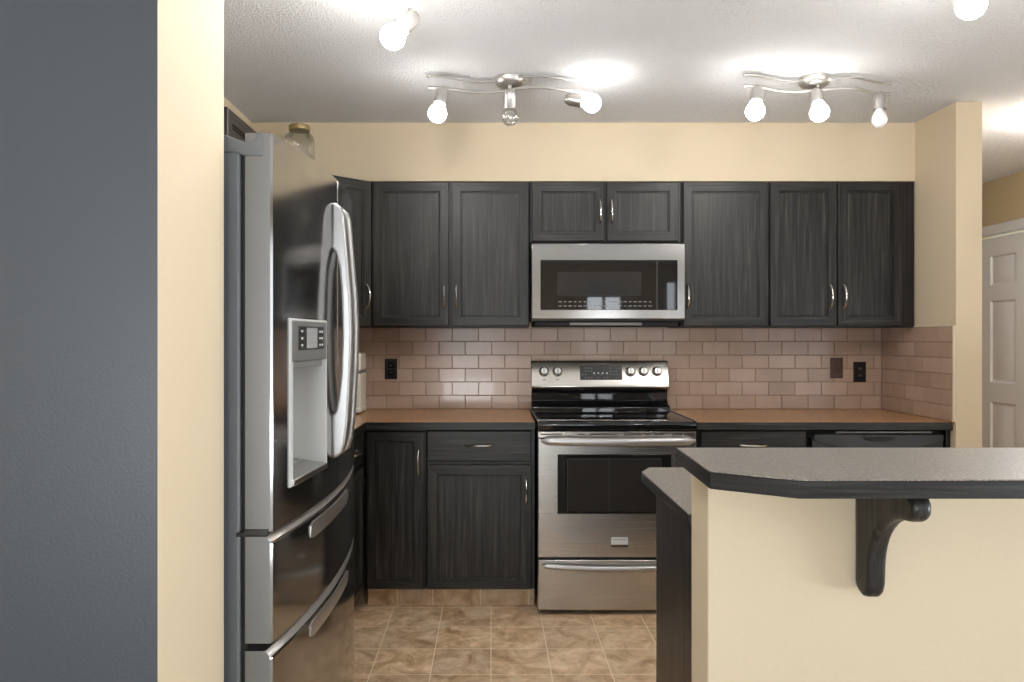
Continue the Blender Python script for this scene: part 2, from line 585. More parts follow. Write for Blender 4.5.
# rear wall with windows (behind the camera)
mb = MB()
xe = [XB] + [a for wdw in WINDOWS for a in wdw[:2]] + [XH]
for i in range(0, len(xe), 2):
    mb.box(xe[i], xe[i + 1], REAR_Y - .1, REAR_Y, 0, CEIL)
for x0, x1, z0, z1 in WINDOWS:
    mb.box(x0, x1, REAR_Y - .1, REAR_Y, 0, z0); mb.box(x0, x1, REAR_Y - .1, REAR_Y, z1, CEIL)
struct('wall_rear', mb, M['beige'])
for i, (x0, x1, z0, z1) in enumerate(WINDOWS):
    mb = MB(); t = .05
    for a, b_, c_, d_ in ((x0, x0 + t, z0, z1), (x1 - t, x1, z0, z1), (x0, x1, z0, z0 + t), (x0, x1, z1 - t, z1), ((x0 + x1) / 2 - .02, (x0 + x1) / 2 + .02, z0, z1)):
        mb.box(a, b_, REAR_Y - .09, REAR_Y + .015, c_, d_)
    wn = struct('window_%d' % (i + 1), mb, M['doorwhite'])
    p = MB(); p.box(x0 + t, x1 - t, REAR_Y - .05, REAR_Y - .045, z0 + t, z1 - t)
    p.build('pane', M['pane'], wn)
    if i == 1:
        p = MB(); p.box(x0 + t, x1 - t, REAR_Y - .02, REAR_Y - .012, 1.93, z1 - t); p.build('roller_blind', M['midgrey'], wn)

mb = MB(); t_ = .05
for a, b_, c_, d_ in ((sy0, sy0 + t_, sz0, sz1), (sy1 - t_, sy1, sz0, sz1), (sy0, sy1, sz0, sz0 + t_), (sy0, sy1, sz1 - t_, sz1), ((sy0 + sy1) / 2 - .02, (sy0 + sy1) / 2 + .02, sz0, sz1)):
    mb.box(XH - .015, XH + .09, a, b_, c_, d_)
wn = struct('window_4', mb, M['doorwhite'])  # unseen window added on the right to let in fill light
p = MB(); p.box(XH + .045, XH + .05, sy0 + t_, sy1 - t_, sz0 + t_, sz1 - t_); p.build('pane', M['pane'], wn)

# ------------------------------------------------------------------ backsplash tiles
TW, TH, GAP = .1490, .0762, .0028
def splash(name, along, lo, hi, start0, plane, label, normal_sign):
    """running-bond glossy tiles, one mesh; along = 'x' on the back wall or 'y' on the return wall"""
    mb = MB()
    z0, rows = .9145, 6
    def put(a0, a1, b0, b1, n0, n1, mi):
        if along == 'x': mb.box(a0, a1, plane - n1, plane - n0, b0, b1, mi)
        else: mb.box(plane - n1, plane - n0, a0, a1, b0, b1, mi)
    put(lo, hi, z0 - .02, z0 + rows * TH - .002, 0, .006, 0)
    e = .0016
    for r in range(rows):
        off = start0 + (TW / 2 if r % 2 else 0)
        k0 = math.floor((lo - off) / TW)
        a = off + k0 * TW
        while a < hi:
            a0, a1 = max(a + GAP / 2, lo), min(a + TW - GAP / 2, hi)
            if a1 - a0 > .012:
                b0, b1 = z0 + r * TH + GAP / 2, z0 + (r + 1) * TH - GAP / 2
                mi = random.choice((1, 1, 2, 3))
                R = []
                for ins, n in ((0, .004), (0, .0078), (e, .0095)):
                    q = ((a0 + ins, b0 + ins), (a1 - ins, b0 + ins), (a1 - ins, b1 - ins), (a0 + ins, b1 - ins))
                    R.append([(u, plane - n, v) if along == 'x' else (plane - n, u, v) for u, v in q])
                mb.rings(R, cap0=False, mi=mi)
            a += TW
    return struct(name, mb, [M['grout'], M['tile1'], M['tile2'], M['tile3']], label=label, cat='backsplash')

splash('backsplash_back', 'x', XL, XR - .0096, 1.047, DW, 'taupe glossy brick-pattern tile on the back wall', 1)
splash('backsplash_side', 'y', 3.492, DW - .0098, 3.51, XR, 'taupe brick-pattern tile on the right return wall', 1)
mb = MB(); mb.box(XR - .011, XR, 3.479, 3.491, .9145, 1.3765); mb.box(XR - .011, XR, 3.479, DW - .01, 1.3715, 1.3765)
struct('trim_1', mb, M['tiletrim'], label='thin pale edge strip around the side tiles', cat='trim', bevel=.002)

# ------------------------------------------------------------------ cabinets
CABF = 3.81         # front of upper carcasses
UT, UB = 2.13, 1.371
CAB_GROUP = None

def cabinet(name, label, x0, x1, y0, y1, z0, z1, pl, doors, drawers=(), group=None, kick=None, kickmat=None, fw=.046):
    """doors: (u0,u1,v0,v1,handle_u,handle_v, length); drawers: (u0,u1,v0,v1)"""
    t = thing(name, label, 'cabinet', ((x0 + x1) / 2, (y0 + y1) / 2, z0 if kick is None else 0), group)
    if y1 == DW: y1 -= .012
    if x0 == XL: x0 += .003
    mb = MB(); mb.box(x0, x1, y0, y1, z0, z1)
    mb.build('carcass', M['carcass'], t, bevel=.0015)
    for u0, u1, v0, v1, hu, hv, hl in doors:
        d = panel_door(pl, u0, u1, v0, v1, .02, fw).build('door', [M['wood'], M['woodh']], t)
        if hu is not None:
            pull(pl, hu, hv, hl, .02).build('handle', M['nickel'], d)
    for u0, u1, v0, v1 in drawers:
        d = slab(pl, u0, u1, v0, v1).build('drawer', M['woodh'], t)
        pull(pl, (u0 + u1) / 2, (v0 + v1) / 2 + .005, .125, .02, False).build('handle', M['nickel'], d)
    if kick:
        k = MB(); k.box(*kick); k.build('toe_kick', kickmat or M['kick'], t)
    return t


P = FRONT(CABF)
g = 'upper wall cabinets'
DZ0, DZ1 = 1.378, 2.124
cabinet('upper_cabinet', 'tall two-door black oak wall cabinet left of the microwave', -.622, .200, CABF, DW, UB, UT, P,
        [(-.609, -.218, DZ0, DZ1, -.243, 1.53, .115), (-.204, .194, DZ0, DZ1, -.180, 1.53, .115)], group=g)
cabinet('upper_cabinet', 'short two-door black oak cabinet directly above the microwave', .203, .990, CABF, DW, 1.812, UT, P,
        [(.213, .588, 1.818, DZ1, .566, 1.972, .115), (.602, .974, 1.818, DZ1, .625, 1.972, .115)], group=g)
cabinet('upper_cabinet', 'single-door black oak wall cabinet just right of the microwave', .993, 1.444, CABF, DW, UB, UT, P,
        [(.999, 1.440, DZ0, DZ1, 1.020, 1.53, .115)], group=g)
cabinet('upper_cabinet', 'two-door black oak wall cabinet ending at the right return wall', 1.447, 2.209, CABF, DW, UB, UT, P,
        [(1.451, 1.796, DZ0, DZ1, 1.762, 1.53, .115), (1.803, 2.135, DZ0, DZ1, 1.832, 1.53, .115)], group=g)

# diagonal corner cabinet
t = thing('corner_cabinet', 'angled black oak corner wall cabinet with one door beyond the fridge', 'cabinet', (-.93, 3.85, UB), g)
A, B = Vector((-.920, 3.525)), Vector((-.625, 3.805))
mb = MB(); mb.prism([(A.x, A.y), (B.x, B.y), (B.x, DW - .002), (XL + .003, DW - .002), (XL + .003, 3.525)], 'z', UB, UT)
mb.build('carcass', M['carcass'], t, bevel=.0015)
U = Vector((B.x - A.x, B.y - A.y, 0)); L = U.length
pd = Plane((A.x, A.y, 0), U, (U.y, -U.x, 0))
d = panel_door(pd, .012, L - .012, DZ0, DZ1, .02, .046).build('door', [M['wood'], M['woodh']], t)
pull(pd, L - .04, 1.53, .115, .02).build('handle', M['nickel'], d)

# wall cabinet on the left wall, behind the fridge
PLW = Plane((-.94, 0, 0), (0, 1, 0), (1, 0, 0))
cabinet('upper_cabinet', 'black oak wall cabinet on the left wall, top corner showing over the fridge', XL, -.94, 2.545, 3.522, UB, UT, PLW,
        [(2.553, 3.030, DZ0, DZ1, 3.0, 1.53, .115), (3.036, 3.515, DZ0, DZ1, 3.066, 1.53, .115)], group=g)

# base cabinets
BF = 3.535
PB = FRONT(BF)
gb = 'base cabinets'
cabinet('base_cabinet', 'narrow single-door black base cabinet in the left corner', -.606, -.314, BF, DW, .1, .872, PB,
        [(-.597, -.323, .104, .864, -.350, .715, .115)], group=gb, kick=(-.606, -.314, BF + .06, DW - .012, 0, .1), kickmat=M['floor'])
cabinet('base_cabinet', 'black base cabinet with a drawer over one door left of the range', -.312, .212, BF, DW, .1, .872, PB,
        [(-.308, .194, .104, .703, .168, .575, .115)], [(-.308, .194, .720, .868)], group=gb, kick=(-.312, .212, BF + .06, DW - .012, 0, .1), kickmat=M['floor'])
cabinet('base_cabinet', 'black base cabinet right of the range with a drawer above bar level', .992, 1.528, BF, DW, .1, .872, PB,
        [(1.010, 1.518, .104, .703, 1.49, .575, .115)], [(1.010, 1.518, .720, .868)], group=gb, kick=(.992, 1.528, BF + .06, DW - .012, 0, .1), kickmat=M['floor'])
PLB = Plane((-.630, 0, 0), (0, 1, 0), (1, 0, 0))
cabinet('base_cabinet', 'black base cabinet along the left wall between fridge and corner', XL, -.630, 2.47, 3.53, .1, .872, PLB,
        [(2.48, 2.99, .104, .703, 2.96, .60, .115), (2.995, 3.505, .104, .703, 3.03, .60, .115)], [(2.48, 2.99, .720, .868), (2.995, 3.505, .720, .868)],
        group=gb, kick=(XL + .003, -.67, 2.47, 3.53, 0, .1))
# end panel right of the dishwasher
mb = MB(); mb.box(2.192, 2.212, 3.515, DW, 0, .872)
tag(mb.build('end_panel', M['wood'], bevel=.002), 'black wooden end panel between dishwasher and right wall', 'panel')

# dishwasher
t = thing('dishwasher', 'black built-in dishwasher under the right end of the counter', 'dishwasher', (1.862, 3.8, 0))
mb = MB(); mb.box(1.538, 2.188, 3.56, DW - .02, .1, .862); mb.build('body', M['blackmatte'], t)
mb = MB()
ts = [i / 16 for i in range(17)]
cx, hw = 1.862, .316
outl = [(cx - hw, .11), (cx + hw, .11), (cx + hw, .835)] + [(cx + hw - 2 * hw * k, .835 - .0 * k) for k in ts[1:-1]] + [(cx - hw, .835)]
mb.prism(outl, 'y', 3.515, 3.56); dw_door = mb.build('door', M['blackplastic'], t, bevel=.004)
mb = MB()                                              # raised control fascia with a downward-bowed lower lip
outl = [(cx - hw + .004, .852), (cx + hw - .004, .852)] + [(cx + (hw - .004) * (1 - 2 * k), .822 - .048 * (1 - (2 * k - 1) ** 2)) for k in ts]
mb.prism(outl, 'y', 3.503, 3.53); cf = mb.build('control_panel', M['blackplastic'], t, bevel=.003)
mb = MB()                                              # pocket grip
mb.prism([(cx - .075, .842), (cx + .075, .842)] + [(cx + .075 * (1 - 2 * k), .832 - .016 * (1 - (2 * k - 1) ** 2)) for k in ts], 'y', 3.500, 3.512)
mb.build('grip', M['blackmatte'], cf, bevel=.002)
mb = MB(); mb.box(1.66, 2.12, 3.512, 3.53, .8575, .8645); mb.build('steel_strip', M['midgrey'], t)
mb = MB(); mb.box(1.545, 2.18, 3.6, 3.66, 0, .1); mb.build('toe_kick', M['kick'], t)

# ------------------------------------------------------------------ countertops
def counter(name, label, poly, z, thick, topmat, origin, inset=.0012):
    t = thing(name, label, 'countertop', origin)
    mb = MB(); mb.prism(poly, 'z', z - thick, z - .0025)
    mb.build('edge_band', M['woodh'], t, bevel=.002, angle=20)
    mb = MB(); mb.prism(poly, 'z', z - .0026, z)
    mb.build('worktop', topmat, t, bevel=.001)
    return t

counter('kitchen_countertop', 'brown laminate L-shaped worktop left of the range', [(XL, 2.465), (-.600, 2.465), (-.600, 3.495), (.212, 3.495), (.212, DW - .006), (XL, DW - .006)],
        .914, .040, M['counter'], (-.5, 3.8, .874))
counter('kitchen_countertop', 'brown laminate worktop right of the range', [(.988, 3.495), (2.213, 3.495), (2.213, DW - .006), (.988, DW - .006)],
        .914, .040, M['counter'], (1.6, 3.8, .874))

# ------------------------------------------------------------------ island: half wall, bar top, lower counter, cabinet, bracket
HWX, HW0, HW1, IX1 = .4565, 1.537, 1.664, 2.0
mb = MB(); mb.box(HWX, IX1, HW0, HW1, 0, 1.033)
struct('half_wall', mb, M['beige'], label='cream half wall under the raised breakfast bar', cat='wall', bevel=.003)
counter('bar_countertop', 'raised taupe speckled breakfast bar top with clipped corner', [(.408, 1.363), (.540, 1.2785), (2.02, 1.2785), (2.02, 1.652), (.420, 1.652)],
        1.067, .034, M['islandtop'], (1.2, 1.46, 1.033))
counter('island_countertop', 'lower taupe speckled island worktop behind the bar', [(.4505, HW1), (.4515, 2.188), (.4895, 2.262), (2.0, 2.262), (2.0, HW1)],
        .914, .030, M['islandtop'], (1.2, 1.96, .884))
t = thing('island_cabinet', 'black island base cabinet under the lower worktop behind half wall', 'cabinet', (1.24, 1.9, 0), gb)
mb = MB(); mb.box(.484, 1.99, HW1 + .003, 2.14, .09, .884); mb.build('carcass', M['wood'], t, bevel=.002)
mb = MB(); mb.box(.484, 1.99, HW1 + .003, 2.08, 0, .09); mb.build('toe_kick', M['wood'], t)
PI_ = Plane((0, 2.14, 0), (1, 0, 0), (0, 1, 0))
for k in range(3):
    a = .50 + k * .497
    d = panel_door(PI_, a, a + .488, .11, .70, .02, .056).build('door', [M['wood'], M['woodh']], t)
    pull(PI_, a + .45, .6, .115, .02).build('handle', M['nickel'], d)
    d = slab(PI_, a, a + .488, .716, .872).build('drawer', M['woodh'], t)
    pull(PI_, a + .244, .79, .125, .02, False).build('handle', M['nickel'], d)

# corbel bracket (side profile in y,z, swept across x)
t = MB()
prof = [(HW0, 1.033), (HW0, .800), (HW0 - .012, .788), (HW0 - .028, .7815), (HW0 - .042, .785), (HW0 - .053, .796), (HW0 - .059, .814)]
for k in range(1, 12):
    a = k / 12 * PI / 2
    prof.append((HW0 - .061 - .123 * (1 - math.cos(a)), .845 + .130 * math.sin(a)))
for k in range(0, 9):
    a = -PI / 2 + k / 8 * PI
    prof.append((HW0 - .184 - .032 * math.cos(a) * 1.0, 1.004 + .029 * math.sin(a) - .0))
bx0, bx1 = .764, .802
mb = MB()
R = []
cy = sum(p[0] for p in prof) / len(prof); cz = sum(p[1] for p in prof) / len(prof)
mb.prism(prof, 'x', bx0, bx1)
o = mb.build('corbel', M['wood'], bevel=.011, seg=4)
tag(o, 'curved black wooden bracket holding up the bar overhang', 'bracket')

# ------------------------------------------------------------------ range
RX0, RX1, RF = .222, .972, 3.455
t = thing('range', 'stainless electric range with black glass cooktop', 'stove', ((RX0 + RX1) / 2, 3.78, 0))
mb = MB(); mb.box(RX0 + .004, RX1 - .004, RF + .035, 4.11, .035, .895); mb.build('body', M['blackplastic'], t)
for fx in (RX0 + .05, RX1 - .05):
    mb = MB(); mb.lathe([(.018, 0), (.018, .012), (.012, .036)], (fx, 3.56, 0)); mb.build('foot', M['blackplastic'], t)
# cooktop
mb = MB()
prof = [(RF + .012, .872), (RF - .002, .880), (RF - .006, .905), (RF + .002, .917), (RF + .03, .921), (3.995, .921), (3.995, .872)]
mb.prism(prof, 'x', RX0 - .002, RX1 + .002); ck = mb.build('cooktop', M['blackgloss'], t, bevel=.003)
mb = MB()
for a, b_ in ((RX0 - .004, RX0 + .006), (RX1 - .006, RX1 + .004)):
    mb = MB(); mb.box(a, b_, RF + .012, 3.99, .9195, .9245); mb.build('side_trim', M['steel'], ck, bevel=.0015)
for bx, by, br in ((.40, 3.60, .115), (.80, 3.60, .088), (.40, 3.855, .078), (.80, 3.855, .10)):
    mb = MB()
    n = 48
    for r in (br, br * .62):
        R = [[(bx + q * math.cos(2 * PI * k / n), by + q * math.sin(2 * PI * k / n), .9213) for k in range(n)] for q in (r - .0012, r + .0012)]
        mb.rings(R, cap0=False, cap1=False)
    mb.build('burner_ring', M['ring'], ck)
# riser + backguard
mb = MB()
prof = [(4.115, .90), (3.985, .90), (3.985, .935), (3.994, .945), (4.035, .952), (4.052, .975), (4.050, 1.012), (4.030, 1.032), (4.115, 1.036)]
mb.prism(prof, 'x', RX0 + .002, RX1 + .006); mb.build('riser', M['blackgloss'], t, bevel=.003)
mb = MB()
BG = [(4.115, 1.034), (4.022, 1.034), (4.014, 1.046), (4.042, 1.176), (4.052, 1.189), (4.115, 1.189)]
mb.prism(BG, 'x', RX0 - .001, RX1 + .010)
bgd = mb.build('backguard', M['steelwarm'], t, bevel=.004)
nb = Vector((0, -(1.176 - 1.046), (4.042 - 4.014))).normalized()
def bgp(x, z, n=0):
    f = (z - 1.046) / (1.176 - 1.046)
    return Vector((x, 4.014 + .028 * f, z)) + nb * n
def bgquad(mb, x0, x1, z0, z1, n0, n1, mi=0):
    mb.rings([[bgp(x0, z0, n0), bgp(x1, z0, n0), bgp(x1, z1, n0), bgp(x0, z1, n0)], [bgp(x0, z0, n1), bgp(x1, z0, n1), bgp(x1, z1, n1), bgp(x0, z1, n1)]], mi=mi)
dp = MB(); bgquad(dp, X(580, 4.03), X(622, 4.03), 1.084, 1.162, -.001, .003)
disp = dp.build('display', M['blackplastic'], bgd, bevel=.003)
mk = MB()
for j, zz in enumerate((1.096, 1.113, 1.131, 1.148)):
    for i in range(13):
        if j in (2, 3) and 4 <= i <= 8: continue
        if random.random() < .25: continue
        xx = X(582.5, 4.03) + i * (X(619.5, 4.03) - X(582.5, 4.03)) / 12
        bgquad(mk, xx - .003, xx + .003, zz - .0022, zz + .0022, .003, .0036)
mk.build('print', M['dimmark'], disp)
mk = MB()
for i in range(4):
    xx = X(594 + i * 4.3, 4.03); bgquad(mk, xx - .004, xx + .004, 1.117, 1.124, .003, .0038)
mk.build('print', M['marks'], disp)
for px in (544, 557.5, 630.5, 643.5, 657):
    kx = X(px, 4.03); kz = 1.130
    mb = MB()
    mb.lathe([(.0245, 0), (.0245, .003), (.021, .005), (.020, .022), (.017, .026)], bgp(kx, kz, 0), nb, 28)
    c = bgp(kx, kz, .026)
    kn = mb.build('knob', M['chrome'], bgd)
    mb = MB()
    mb.rings([[bgp(kx + a, kz + b_, h) for a, b_ in ((-.0045, -.018), (.0045, -.018), (.0045, .018), (-.0045, .018))] for h in (.022, .034)])
    mb.build('grip', M['steel'], kn, bevel=.0015)
    mb = MB(); mb.lathe([(.0275, 0), (.0275, .0012)], bgp(kx, kz, 0), nb, 28); mb.build('bezel', M['blackplastic'], kn)
    mk = MB(); bgquad(mk, kx - .008, kx + .008, kz - .046, kz - .042, 0, .0006)
    mk.build('print', M['dimmark'], kn)
mk = MB(); bgquad(mk, RX0 + .004, RX1 + .004, 1.0535, 1.0545, 0, .0012); mk.build('crease', M['midgrey'], bgd)
# vent strip under the cooktop
mb = MB(); mb.box(RX0, RX1, RF + .004, RF + .05, .842, .871); vs = mb.build('vent_strip', M['steelwarm'], t, bevel=.002)
mk = MB()
for a, b_ in ((541, 562), (577, 585), (590, 602), (602, 617), (624, 641), (645, 650), (654, 664), (672, 682), (684, 694)):
    mk = MB(); mk.box(X(a, 3.46), X(b_, 3.46), RF + .0025, RF + .006, .8565, .8615)
    mk.build('vent_slot', M['blackmatte'], vs)
# oven door
mb = MB(); mb.box(RX0, RX1, RF, RF + .04, .276, .838); od = mb.build('oven_door', M['steel'], t, bevel=.004)
mb = MB(); mb.box(X(557.5, 3.455), X(671.5, 3.455), RF - .003, RF + .01, .482, .765); ow = mb.build('window', M['ovenglass'], od, bevel=.003)
mb = MB(); mb.box(X(568, 3.455), X(661, 3.455), RF - .0036, RF, .494, .742); mb.build('inner_pane', M['ovenglass2'], ow)
mb = MB()
a, b_, c_, d_ = X(567.2, 3.455), X(661.8, 3.455), .491, .745
for q in ((a, b_, d_ - .003, d_), (a, a + .0025, c_, d_), (b_ - .0025, b_, c_, d_), (X(609, 3.455) - .0015, X(609, 3.455) + .0015, c_, d_)):
    mb.box(q[0], q[1], RF - .0040, RF, q[2], q[3])
mb.build('window_line', M['ring'], ow)
# bowed oven handle
def bow_handle(x0, x1, z, y0, out, rz, ry, sag=0.0):
    mb = MB(); K = 24; rings = []
    for k in range(K + 1):
        s = k / K; xx = x0 + (x1 - x0) * s
        e = min(1, min(s, 1 - s) / .05); e = math.sqrt(max(0, 1 - (1 - e) ** 2)) * .75 + .25
        yy = y0 - out * (1 - (2 * s - 1) ** 2 * .35); zz = z - sag * (1 - (2 * s - 1) ** 2)
        rings.append([(xx, yy + ry * e * math.cos(a), zz + rz * e * math.sin(a)) for a in [2 * PI * i / 14 for i in range(14)]])
    mb.rings(rings)
    return mb
mb = bow_handle(RX0 + .012, RX1 - .012, .833, RF, .050, .020, .014, .004)
for xx in (RX0 + .05, RX1 - .05):
    mb.cyl((xx, RF + .002, .834), (xx, RF - .036, .834), .012, n=14)
mb.build('handle', M['satin'], od)
mb = MB(); mb.box(X(611, 3.455), X(628, 3.455), RF - .003, RF + .002, .338, .372); bd = mb.build('badge', M['lightgrey'], od, bevel=.001)
mk = MB(); mk.box(X(611, 3.455), X(628, 3.455), RF - .0032, RF + .001, .326, .335)
mk.box(X(612.5, 3.455), X(626.5, 3.455), RF - .0034, RF - .0025, .3605, .3625)
mk.build('badge_line', M['bronze'], bd)
# storage drawer
mb = MB(); mb.box(RX0, RX1, RF, RF + .04, .026, .264); sd = mb.build('storage_drawer', M['steel'], t, bevel=.004)
mb = bow_handle(RX0 + .02, RX1 - .02, .240, RF, .022, .014, .012, .012)
mb.build('handle', M['satin'], sd)

# ------------------------------------------------------------------ microwave
MX0, MX1, MF, MZ0, MZ1 = .204, .986, 3.70, 1.404, 1.797
t = thing('microwave', 'stainless over-the-range microwave with black glass door', 'microwave', (.595, 3.9, MZ0))
mb = MB(); mb.box(MX0 + .004, MX1 - .004, MF + .045, DW - .01, MZ0 - .002, MZ1); mb.build('body', M['blackplastic'], t, bevel=.002)
mb = MB(); mb.box(MX0, MX1, MF, MF + .045, MZ0 + .006, MZ1 - .002); md = mb.build('door', M['microsteel'], t, bevel=.005)
gx0, gx1, gz0, gz1 = X(540.5, MF), X(677.5, MF), Z(310, MF), Z(260, MF)
mb = MB(); mb.box(gx0, gx1, MF - .003, MF + .01, gz0, gz1); mg = mb.build('window', M['blackgloss'], md, bevel=.002)
mb = MB(); mb.box(X(557, MF), X(641, MF), MF - .0034, MF, Z(296, MF), Z(272, MF)); mb.build('mesh_screen', M['mesh'], mg)
mk = MB()
for j, py in enumerate((301.8, 306)):
    for i in range(19):
        px = 560 + i * 5.0
        if random.random() < .12: continue
        hw = random.choice((.008, .006, .009))
        mk.box(X(px, MF) - hw, X(px, MF) + hw, MF - .0036, MF - .001, Z(py, MF) - .0022, Z(py, MF) + .0022)
mk.build('print', M['dimmark'], mg)
mb = MB(); mb.box(X(656.5, MF), X(657.2, MF), MF - .0035, MF, gz0, gz1); mb.build('seam', M['ring'], mg)
mb = MB(); mb.box(MX0 + .02, MX1 - .02, MF + .06, DW - .05, MZ0 - .030, MZ0 - .001); mb.build('underside', M['blackmatte'], t, bevel=.006)
mb = MB(); mb.box(X(570, 3.75), X(642, 3.75), MF + .050, MF + .062, MZ0 - .024, MZ0 - .008); mb.build('vent_grille', M['midgrey'], t, bevel=.002)

# ------------------------------------------------------------------ refrigerator
FY0, FY1, FX, FT = 1.517, 2.430, -.455, 1.741
FM = (FY0 + FY1) / 2
SAG = .040
def fx(y): return FX + SAG * (1 - ((y - FM) / ((FY1 - FY0) / 2)) ** 2)
t = thing('refrigerator', 'stainless French-door refrigerator with water dispenser beside the cream wall', 'fridge', (-.85, FM, 0))
mb = MB(); mb.box(XL + .02, -.522, FY0, FY1, .03, 1.705); mb.build('body', M['fridgebody'], t, bevel=.006)
mb = MB(); mb.box(-.524, -.509, FY0 + .010, FY1 - .012, .05, 1.70); mb.build('gasket', M['blackmatte'], t)
for yy in (FY0 + .08, FY1 - .08):
    mb = MB(); mb.cyl((-.62, yy, 0), (-.62, yy, .032), .025); mb.build('foot', M['blackplastic'], t)

def bow_panel(y0, y1, z0, z1, hole=None, lip=0.0):
    """door with a bowed front, optional rectangular hole; slot 0 front steel, slot 1 sides"""
    mb = MB(); bm = mb.bm
    if lip: z1t = z1
    xb = -.511
    r = .004
    ys = sorted({y0, y1, y0 + r, y1 - r, *[y0 + (y1 - y0) * k / 12 for k in range(13)], *(hole[:2] if hole else ())})
    zs = sorted({z0, z1, *((z1 - lip * .35, z1 - lip * .8, z1 - lip * 1.3) if lip else ()), *(hole[2:] if hole else ())})
    def fxx(y):
        x = fx(y)
        if y - y0 < 1e-6 or y1 - y < 1e-6: x -= r
        return x
    F_ = {(y, z): bm.verts.new((fxx(y) - (lip * max(0, (z - (z1 - lip * 1.3)) / (lip * 1.3)) ** 2.2 if lip else 0), y, z)) for y in ys for z in zs}
    G_ = {(y, z): bm.verts.new((xb, y, z)) for y in ys for z in zs}
    for i in range(len(ys) - 1):
        for j in range(len(zs) - 1):
            a, b_, c_, d_ = ys[i], ys[i + 1], zs[j], zs[j + 1]
            if hole and a >= hole[0] - 1e-6 and b_ <= hole[1] + 1e-6 and c_ >= hole[2] - 1e-6 and d_ <= hole[3] + 1e-6: continue
            mb.face([F_[a, c_], F_[b_, c_], F_[b_, d_], F_[a, d_]], 2 if lip and c_ > z1 - lip * .9 else 0)
            mb.face([G_[a, c_], G_[b_, c_], G_[b_, d_], G_[a, d_]], 1)
    for i in range(len(ys) - 1):
        a, b_ = ys[i], ys[i + 1]
        for z in (z0, z1):
            mb.face([F_[a, z], F_[b_, z], G_[b_, z], G_[a, z]], 2)
        if hole and a >= hole[0] - 1e-6 and b_ <= hole[1] + 1e-6:
            for z in hole[2:]: mb.face([F_[a, z], F_[b_, z], G_[b_, z], G_[a, z]], 1)
    for j in range(len(zs) - 1):
        c_, d_ = zs[j], zs[j + 1]
        for y in (y0, y1):
            mb.face([F_[y, c_], F_[y, d_], G_[y, d_], G_[y, c_]], 1)
        if hole and c_ >= hole[2] - 1e-6 and d_ <= hole[3] + 1e-6:
            for y in hole[:2]: mb.face([F_[y, c_], F_[y, d_], G_[y, d_], G_[y, c_]], 1)
    return mb

FMATS = [M['fridge'], M['fridgeside'], M['satin']]
DY0, DY1, DZB, DZT = 1.600, 1.842, .990, 1.356         # dispenser opening
ld = bow_panel(FY0, FM - .003, .912, FT, (DY0, DY1, DZB, DZT)).build('door', FMATS, t)
rd = bow_panel(FM + .003, FY1, .912, FT).build('door', FMATS, t)
md_ = bow_panel(FY0, FY1, .680, .903, lip=.014).build('drawer', FMATS, t)
bd_ = bow_panel(FY0, FY1, .060, .664, lip=.014).build('drawer', FMATS, t)

def fridge_handle(yc, wid):
    """arched handle: side profile swept across the width"""
    x0 = fx(yc) - .003
    outer = [(0, 1.672), (.012, 1.669), (.024, 1.660), (.030, 1.640), (.036, 1.58), (.043, 1.50), (.050, 1.42), (.053, 1.335), (.051, 1.25), (.047, 1.17), (.042, 1.09), (.036, 1.04), (.028, 1.012), (.012, 1.001), (0, .998)]
    inner = [(0, 1.110), (.010, 1.125), (.017, 1.16), (.023, 1.22), (.027, 1.335), (.024, 1.44), (.019, 1.50), (.010, 1.54), (0, 1.553)]
    mb = MB()
    pts = [(x0 + a, z) for a, z in outer + inner]
    mb.prism(pts, 'y', yc - wid / 2, yc + wid / 2)
    return mb
fridge_handle(FM - .042, .034).build('handle', M['satin'], ld, bevel=.007, seg=3)
fridge_handle(FM + .042, .034).build('handle', M['satin'], rd, bevel=.007, seg=3)

def cup_handle(z0, z1, par):
    mb = MB(); R = []
    for z, o_ in ((z0, .001), (z0 + .008, .006), (z1 - .006, .010), (z1, .006)):
        pass
    K = 18; ya, yb = 1.722, 2.135
    rings = []
    for k in range(K + 1):
        y = ya + (yb - ya) * k / K
        s = k / K
        e = min(1, min(s, 1 - s) / .04); e = math.sqrt(max(0, 1 - (1 - e) ** 2)) * .35 + .65
        zm = (z0 + z1) / 2; hz = (z1 - z0) / 2 * e
        x = fx(y)
        rings.append([(x - .004, y, zm - hz), (x + .0015, y, zm - hz), (x + .002, y, zm - hz * .7), (x + .004, y, zm + hz * .8), (x + .003, y, zm + hz), (x - .004, y, zm + hz)])
    mb.rings(rings)
    mb.build('handle', M['satin'], par)
cup_handle(.838, .878, md_)
cup_handle(.604, .642, bd_)

# hinge covers and the black middle hinge
mb = MB()
mb.prism([(-.75, 1.700), (-.530, 1.700), (-.510, 1.693), (-.473, 1.693), (-.473, 1.7425), (-.486, 1.7425), (-.490, 1.726), (-.508, 1.722), (-.528, 1.728), (-.55, 1.737), (-.60, 1.742), (-.75, 1.742)], 'y', FY0 - .003, FY0 + .09)
mb.build('hinge_cover', M['fridgebody'], t, bevel=.003)
mb = MB()
mb.prism([(-.75, 1.700), (-.515, 1.700), (-.480, 1.716), (-.480, 1.7415), (-.500, 1.722), (-.52, 1.722), (-.545, 1.736), (-.60, 1.742), (-.75, 1.742)], 'y', FY1 - .09, FY1 - .006)
mb.build('hinge_cover', M['fridgebody'], t, bevel=.003)
mb = MB(); mb.box(-.53, -.465, FY0 - .002, FY0 + .06, .9015, .9105); mb.box(-.514, -.462, FY0 - .003, FY0 + .03, .9045, .9175)
mb.build('hinge', M['blackplastic'], t, bevel=.002)

